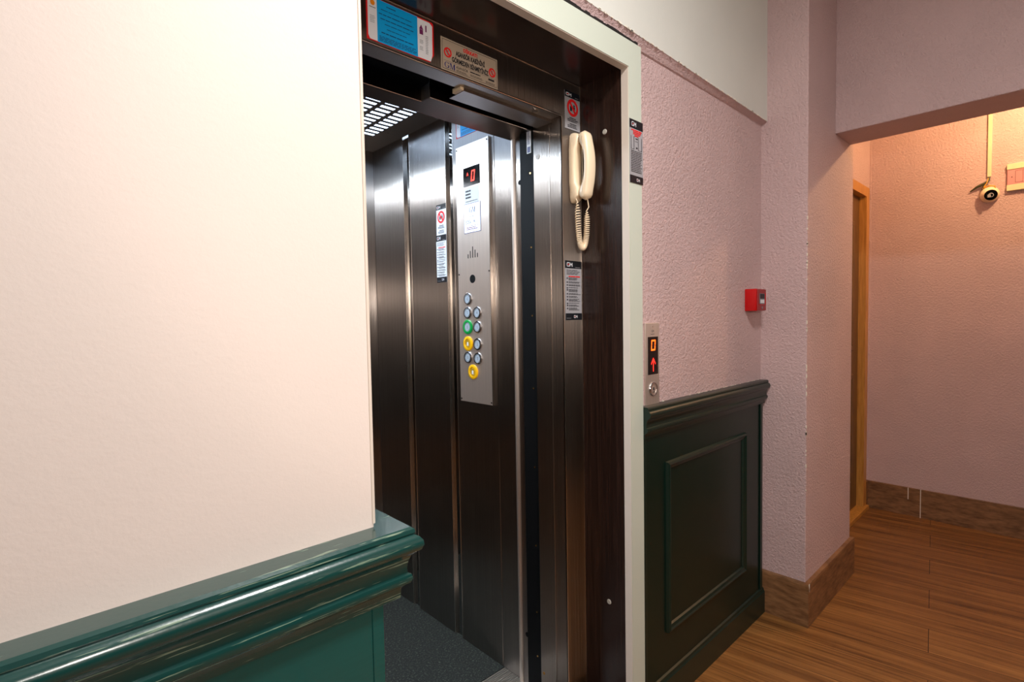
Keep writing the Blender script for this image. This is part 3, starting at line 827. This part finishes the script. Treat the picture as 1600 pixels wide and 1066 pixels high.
def prohibit(label, origin, U, W, H, back='paper_grey'):
    F = Flat('prohibition_sticker', label, 'sticker', origin, U, W, H, 'prohibition stickers', back=back)
    F.rect('top_band', 'band', 0, H * .83, W, H, 1)
    gm(F, W * .07, H * .865, H * .085, W * .36)
    F.lines('small_lettering', 'paper_grey', W * .68, H * .875, W * .94, .002, 1, .0012)
    nosign(F, W * .5, H * .58, W * .37, True)
    F.lines('lettering', 'ink', W * .28, H * .315, W * .72, .004, 1, .0028, ragged=0, words=2); F.lines('lettering', 'ink', W * .16, H * .27, W * .86, .0048, 2, .0024, words=4, ragged=.2)
    F.lines('lettering', 'ink', W * .3, H * .155, W * .75, .004, 1, .0028, ragged=0, words=2); F.lines('lettering', 'ink', W * .16, H * .11, W * .86, .0048, 2, .0024, words=4, ragged=.2)
    F.done()
prohibit('grey prohibition sticker with red no-people ring above the phone on the door frame', (1.3065, YJ - .0005, 1.962), (1, 0, 0), .0745, .121)
def instruct(label, origin, U, W, H, back='paper_grey'):
    F = Flat('instruction_sticker', label, 'sticker', origin, U, W, H, 'usage instruction stickers', back=back)
    F.rect('top_band', 'band', 0, H * .872, W, H, 1); F.rect('bottom_band', 'band', 0, 0, W, H * .115, 1)
    gm(F, W * .10, H * .90, H * .070, W * .34); gm(F, W * .50, H * .035, H * .045, W * .22)
    F.lines('small_lettering', 'paper_grey', W * .62, H * .895, W * .92, .002, 1, .0012); F.lines('small_lettering', 'paper_grey', W * .06, H * .035, W * .4, .002, 1, .001)
    for k in range(4): F.lines('lettering', 'ink', W * .08, H * (.845 - k * .022), W * .9, .003, 1, .0016, words=5, ragged=.25)
    F.lines('heading', 'red', W * .2, H * .745, W * .9, .004, 1, .0036, ragged=0, words=3)
    v = .715
    while v > .15:
        F.rect('pictogram', 'ink', W * .08, H * (v - .022), W * .15, H * v, 2)
        n = random.choice((1, 2, 2, 3))
        F.lines('lettering', 'ink', W * .2, H * v, W * .93, H * .0165, n, H * .0085, words=6, ragged=.35)
        v -= .0165 * n + .016
    F.done()
instruct('grey usage instruction sticker with black bands below the phone on the door frame', (1.2975, YJ - .0005, 1.343), (1, 0, 0), .082, .194)
instruct('grey usage instruction sticker on the cabin wall below a round prohibition sticker', (XW - .0003, 1.8655, 1.510), (0, -1, 0), .071, .200, 'white')
prohibit('white prohibition sticker with red ring on the brushed cabin wall', (XW - .0003, 1.861, 1.710), (0, -1, 0), .069, .128, 'white')
# casing sticker
W, H = .072, .193
F = Flat('rescue_sticker', 'grey rescue sticker with red text and diagram on the pale door casing', 'sticker', (1.3805 + .004, .9345, 1.764), (1, 0, 0), W, H, back='paper_grey')
F.rect('top_band', 'band', 0, H * .86, W, H, 1); F.rect('bottom_band', 'band', 0, 0, W, H * .12, 1)
gm(F, W * .14, H * .895, H * .07, W * .34); gm(F, W * .50, H * .035, H * .045, W * .24)
for k, (a, c2) in enumerate(((.12, .9), (.25, .85), (.25, .8), (.35, .65))): F.lines('heading', 'red', W * a, H * (.845 - k * .028), W * c2, .004, 1, .0040, ragged=0, words=4)
for (a, c2, d2, e) in ((.08, .53, .11, .74), (.30, .53, .33, .74), (.08, .53, .33, .536), (.62, .53, .65, .74), (.88, .53, .91, .74), (.62, .53, .91, .536), (.44, .70, .60, .715), (.46, .55, .58, .575), (.40, .66, .60, .665)):
    F.rect('diagram', 'ink', W * a, H * c2, W * d2, H * e, 2)
F.lines('lettering', 'ink', W * .08, H * .51, W * .93, .0052, 13, .0024, words=5, ragged=.15)
F.done()

# ------------------------------------------------------------------ intercom phone
t = thing('intercom_phone', (1.335, YJ, 1.74), 'cream wall phone with coiled cord hanging on the elevator door frame', 'phone')
def loft(bm, sections, seg=20, pw=3.0):
    rows = []
    for (cx, cy, z, rx, ry) in sections:
        row = []
        for k in range(seg):
            a = 2 * math.pi * k / seg; c, s = math.cos(a), math.sin(a)
            row.append(bm.verts.new((cx + rx * math.copysign(abs(c) ** (2 / pw), c), cy + ry * math.copysign(abs(s) ** (2 / pw), s), z)))
        rows.append(row)
    for a, b2 in zip(rows, rows[1:]):
        for k in range(seg): bm.faces.new((a[k], a[(k + 1) % seg], b2[(k + 1) % seg], b2[k]))
    bm.faces.new(rows[0][::-1]); bm.faces.new(rows[-1])
    return bm
PXc = 1.338
# cradle against the frame
z0, z1 = 1.728, 1.942
b = loft(new(), [(PXc, 1.117, z0 - .004, .009, .006), (PXc, 1.112, z0 + .002, .016, .012), (PXc, 1.106, z0 + .014, .0205, .019), (PXc, 1.105, z0 + .04, .0215, .020), (PXc, 1.110, z0 + .055, .022, .0155),
                 (PXc, 1.111, z0 + .10, .022, .014), (PXc, 1.110, z1 - .05, .022, .0155), (PXc, 1.106, z1 - .035, .0215, .0195), (PXc, 1.104, z1 - .014, .020, .0215), (PXc, 1.107, z1 - .004, .017, .018), (PXc, 1.113, z1 + .003, .010, .010)])
finish('cradle', b, 'ivory', t, True)
b = new(); box(b, PXc - .0225, 1.108, z0 + .03, PXc + .0225, 1.1085, z1 - .03, 0); 
finish('cradle_seam', b, 'ivory_dark', t)
b = new(); loft(b, [(PXc, 1.081, z1 - .034, .012, .010), (PXc, 1.083, z1 - .020, .014, .013), (PXc, 1.085, z1 - .006, .011, .010)]); finish('hook', b, 'ivory', t, True)
# handset: slightly bowed with ear and mouth lobes turned toward the cradle
secs = []
N = 26
for k in range(N + 1):
    s = k / N; z = z0 - .002 + s * .218
    bow = math.sin(math.pi * s)
    cy = 1.068 - .016 * bow
    ry = .0125 + .000 * bow
    lobe = max(math.exp(-((s - .13) / .10) ** 2), math.exp(-((s - .87) / .10) ** 2))
    cy += .006 * lobe; ry += .0065 * lobe
    e = min(s, 1 - s) / .085
    q = math.sqrt(max(0.02, 1 - (1 - min(1, e)) ** 2))
    secs.append((PXc + .001, cy, z, .0225 * q, ry * q))
hs = finish('handset', loft(new(), secs, 28, 2.6), 'ivory', t, True)
b = box(new(), PXc - .0232, 1.0625, z0 + .02, PXc - .0226, 1.0633, z1 - .02); finish('handset_seam', b, 'ivory_dark', hs)
# coiled cord
b = new()
def cordpath(s):   # U loop
    zt, zb = 1.722, 1.575
    if s < .5:
        q = s / .5; z = zt + (zb - zt) * math.sin(q * math.pi / 2); x = PXc - .012 - .002 * math.sin(q * math.pi) + .011 * q ** 3
    else:
        q = (s - .5) / .5; z = zb + (zt - .03 - zb) * (1 - math.cos(q * math.pi / 2)); x = PXc - .001 + .013 * math.sin(q * math.pi * .75)
    return Vector((x, 1.094 - .022 * s, z))
pts = []
NT = 52; K = 12
for k in range(NT * K + 1):
    s = k / (NT * K); c = cordpath(s); d = (cordpath(min(1, s + .004)) - cordpath(max(0, s - .004))).normalized()
    n = d.cross(Vector((0, 1, 0))).normalized(); m = d.cross(n)
    rr = .0080 * min(1, s * 12 + .25, (1 - s) * 14 + .2)
    a = 2 * math.pi * k / K
    pts.append(c + n * math.cos(a) * rr + m * math.sin(a) * rr)
tube(b, pts, .0017, 6)
tube(b, [Vector((PXc - .012, 1.10, 1.735)), pts[0]], .0018, 6)
tube(b, [pts[-1], Vector((PXc + .014, 1.068, 1.705)), Vector((PXc + .004, 1.066, 1.735))], .0018, 6)
finish('coiled_cord', b, 'ivory', t, True)

# ------------------------------------------------------------------ hall call station
t = thing('call_station', (1.529, YF, 1.045), 'slim steel hall call station with red arrow display above the darkened green wainscot', 'call station')
yy = YF - .007
b = box(new(), 1.488, yy, 1.045, 1.571, YF, 1.329, .0015); finish('face_plate', b, 'steel_plate', t)
b = box(new(), 1.501, yy - .0015, 1.158, 1.561, yy, 1.283, .0005); d = finish('display', b, 'glass_black', t)
b = new(); seg0(b, 1.531, 1.255, .026, .036, .0052, yy - .0021, axis='x', shear=.08); finish('digit', b, 'led_orange', d)
b = new()
box(b, 1.5285, yy - .0022, 1.168, 1.5325, yy - .0020, 1.210)
for s in (-1, 1):
    b.faces.new([b.verts.new((1.5305 + s * u, yy - .0022, z)) for u, z in ((0, 1.214), (.013, 1.196), (.0125, 1.190), (0, 1.206))])
finish('arrow', b, 'led_arrow', d)
F = None
pts, faces = text_mesh('GM', 1.0); cx = max(p.x for p in pts) / 2
b = new(); vs = [b.verts.new((1.530 + (p.x - cx) * .011, yy - .0004, 1.298 + p.y * .011)) for p in pts]
for f in faces: b.faces.new([vs[i] for i in f])
box(b, 1.519, yy - .0005, 1.291, 1.541, yy - .0001, 1.2925); finish('lettering', b, 'ink', t)
b = cyl(new(), (1.530, yy, 1.3165), (0, -1, 0), .002, .001, 12); finish('screw', b, 'edge', t)
b = ring(new(), (1.530, yy, 1.109), (0, -1, 0), .0235, .0185, .005); r = finish('button', b, 'btn_ring', t, True)
b = cyl(new(), (1.530, yy, 1.109), (0, -1, 0), .019, .003, 28); finish('lens', b, 'steel_plate', r)
b = ring(new(), (1.530, yy, 1.109), (0, -1, 0), .0165, .0145, .0040); finish('inner_ring', b, 'edge', r)
b = new(); box(b, 1.527, yy - .0036, 1.105, 1.533, yy - .003, 1.115); box(b, 1.524, yy - .0036, 1.098, 1.536, yy - .003, 1.1005); finish('symbol', b, 'ink', r)

# ------------------------------------------------------------------ fire alarm call point
t = thing('fire_alarm_box', (2.32, YF, 1.366), 'small red fire alarm call point on the pink wall near the corner', 'fire alarm')
fy = YF - .050
b = box(new(), 2.262, fy, 1.366, 2.356, YF, 1.460, .004); finish('body', b, 'fire_red', t, True)
b = new(); box(b, 2.264, fy - .004, 1.368, 2.354, fy, 1.458, .002); fr = finish('front_cover', b, 'fire_dark', t)
b = box(new(), 2.283, fy - .0052, 1.395, 2.337, fy - .004, 1.440, .0004); g = finish('break_glass', b, 'btn_ink', t)
b = new(); box(b, 2.288, fy - .0058, 1.419, 2.332, fy - .0052, 1.438); finish('glass_label', b, 'ink', g)
b = new(); box(b, 2.290, fy - .0058, 1.399, 2.330, fy - .0052, 1.414); finish('glass_label', b, 'white', g)
b = new(); box(b, 2.340, fy - .0065, 1.393, 2.344, fy - .004, 1.442); box(b, 2.283, fy - .0065, 1.391, 2.344, fy - .004, 1.3945); finish('window_rim', b, 'fire_red', t)
b = cyl(new(), (2.312, fy - .004, 1.379), (0, -1, 0), .006, .001, 16); finish('key_slot', b, 'btn_ink', t)

# ------------------------------------------------------------------ security camera, duct and junction box on far wall
b = box(new(), X1 - .012, .340, 2.150, X1, .358, 2.62, .001)
o = finish('cable_duct', b, 'duct'); setp(o, 'thin cream cable duct running down the far wall to the dome camera', 'cable duct')
t = thing('dome_camera', (X1, .340, 2.045), 'small round white security camera dangling below the cable duct', 'security camera')
ax = Vector((-1, -.25, -.25)).normalized()
c0 = Vector((X1 - .018, .345, 2.042))
b = new(); cyl(b, c0, ax, .046, .012, 32, .044); cyl(b, c0 + ax * .012, ax, .044, .022, 32, .031)
finish('housing', b, 'ivory', t, True)
b = new(); cyl(b, c0 + ax * .0335, ax, .0305, .002, 32); finish('dark_ring', b, 'glass_black', t)
b = new(); cyl(b, c0 + ax * .035, ax, .0125, .010, 24, .012); ln = finish('lens_barrel', b, 'paper_grey', t, True)
b = new(); cyl(b, c0 + ax * .045, ax, .008, .001, 20); finish('lens', b, 'glass_black', ln)
b = box(new(), X1 - .072, .335, 2.018, X1 - .066, .350, 2.034, .001); finish('lens_bracket', b, 'paper_grey', t)
t2 = t
b = new()
tube(b, [(X1 - .006, .349, 2.155), (X1 - .012, .352, 2.13), (X1 - .02, .365, 2.105), (X1 - .03, .372, 2.085), (X1 - .02, .362, 2.06)], .0035)
tube(b, [(X1 - .006, .350, 2.155), (X1 - .018, .345, 2.125), (X1 - .02, .375, 2.10), (X1 - .014, .38, 2.07)], .003)
tube(b, [(X1 - .012, .352, 2.125), (X1 - .02, .385, 2.105), (X1 - .018, .405, 2.096), (X1 - .012, .435, 2.076)], [.004, .008, .007, .003])
finish('cable', b, 'wire_g', t, True)
b = new(); tube(b, [(X1 - .03, .368, 2.085), (X1 - .04, .345, 2.092), (X1 - .035, .322, 2.086), (X1 - .03, .318, 2.06)], .004)
tube(b, [(X1 - .02, .352, 2.14), (X1 - .03, .358, 2.11), (X1 - .03, .375, 2.08)], .0025)
finish('cable', b, 'wire_y', t, True)
t = thing('junction_box', (X1, .19, 2.05), 'cream and rose electrical box at the right edge of the far wall', 'electrical box')
b = new(); box(b, X1 - .022, .09, 2.170, X1, .272, 2.203, .002); box(b, X1 - .022, .09, 2.048, X1, .272, 2.082, .002); finish('cover_rail', b, 'duct', t)
b = box(new(), X1 - .018, .09, 2.082, X1, .270, 2.170, .002); f = finish('cover_plate', b, 'rosebox', t)
b = new()
for (a, c2) in ((.236, .2345), (.205, .2035)): box(b, X1 - .0186, c2, 2.092, X1 - .018, a, 2.160)
box(b, X1 - .0186, .110, 2.159, X1 - .018, .236, 2.1605); box(b, X1 - .0186, .110, 2.092, X1 - .018, .236, 2.0935)
box(b, X1 - .0188, .166, 2.105, X1 - .018, .198, 2.150); finish('switch_outline', b, 'ink', f)
b = box(new(), X1 - .022, .172, 2.118, X1 - .0188, .190, 2.140, .001); finish('switch', b, 'paper_grey', f)
b = cyl(new(), (X1 - .018, .250, 2.126), (-1, 0, 0), .003, .001, 10); finish('screw', b, 'ink', f)
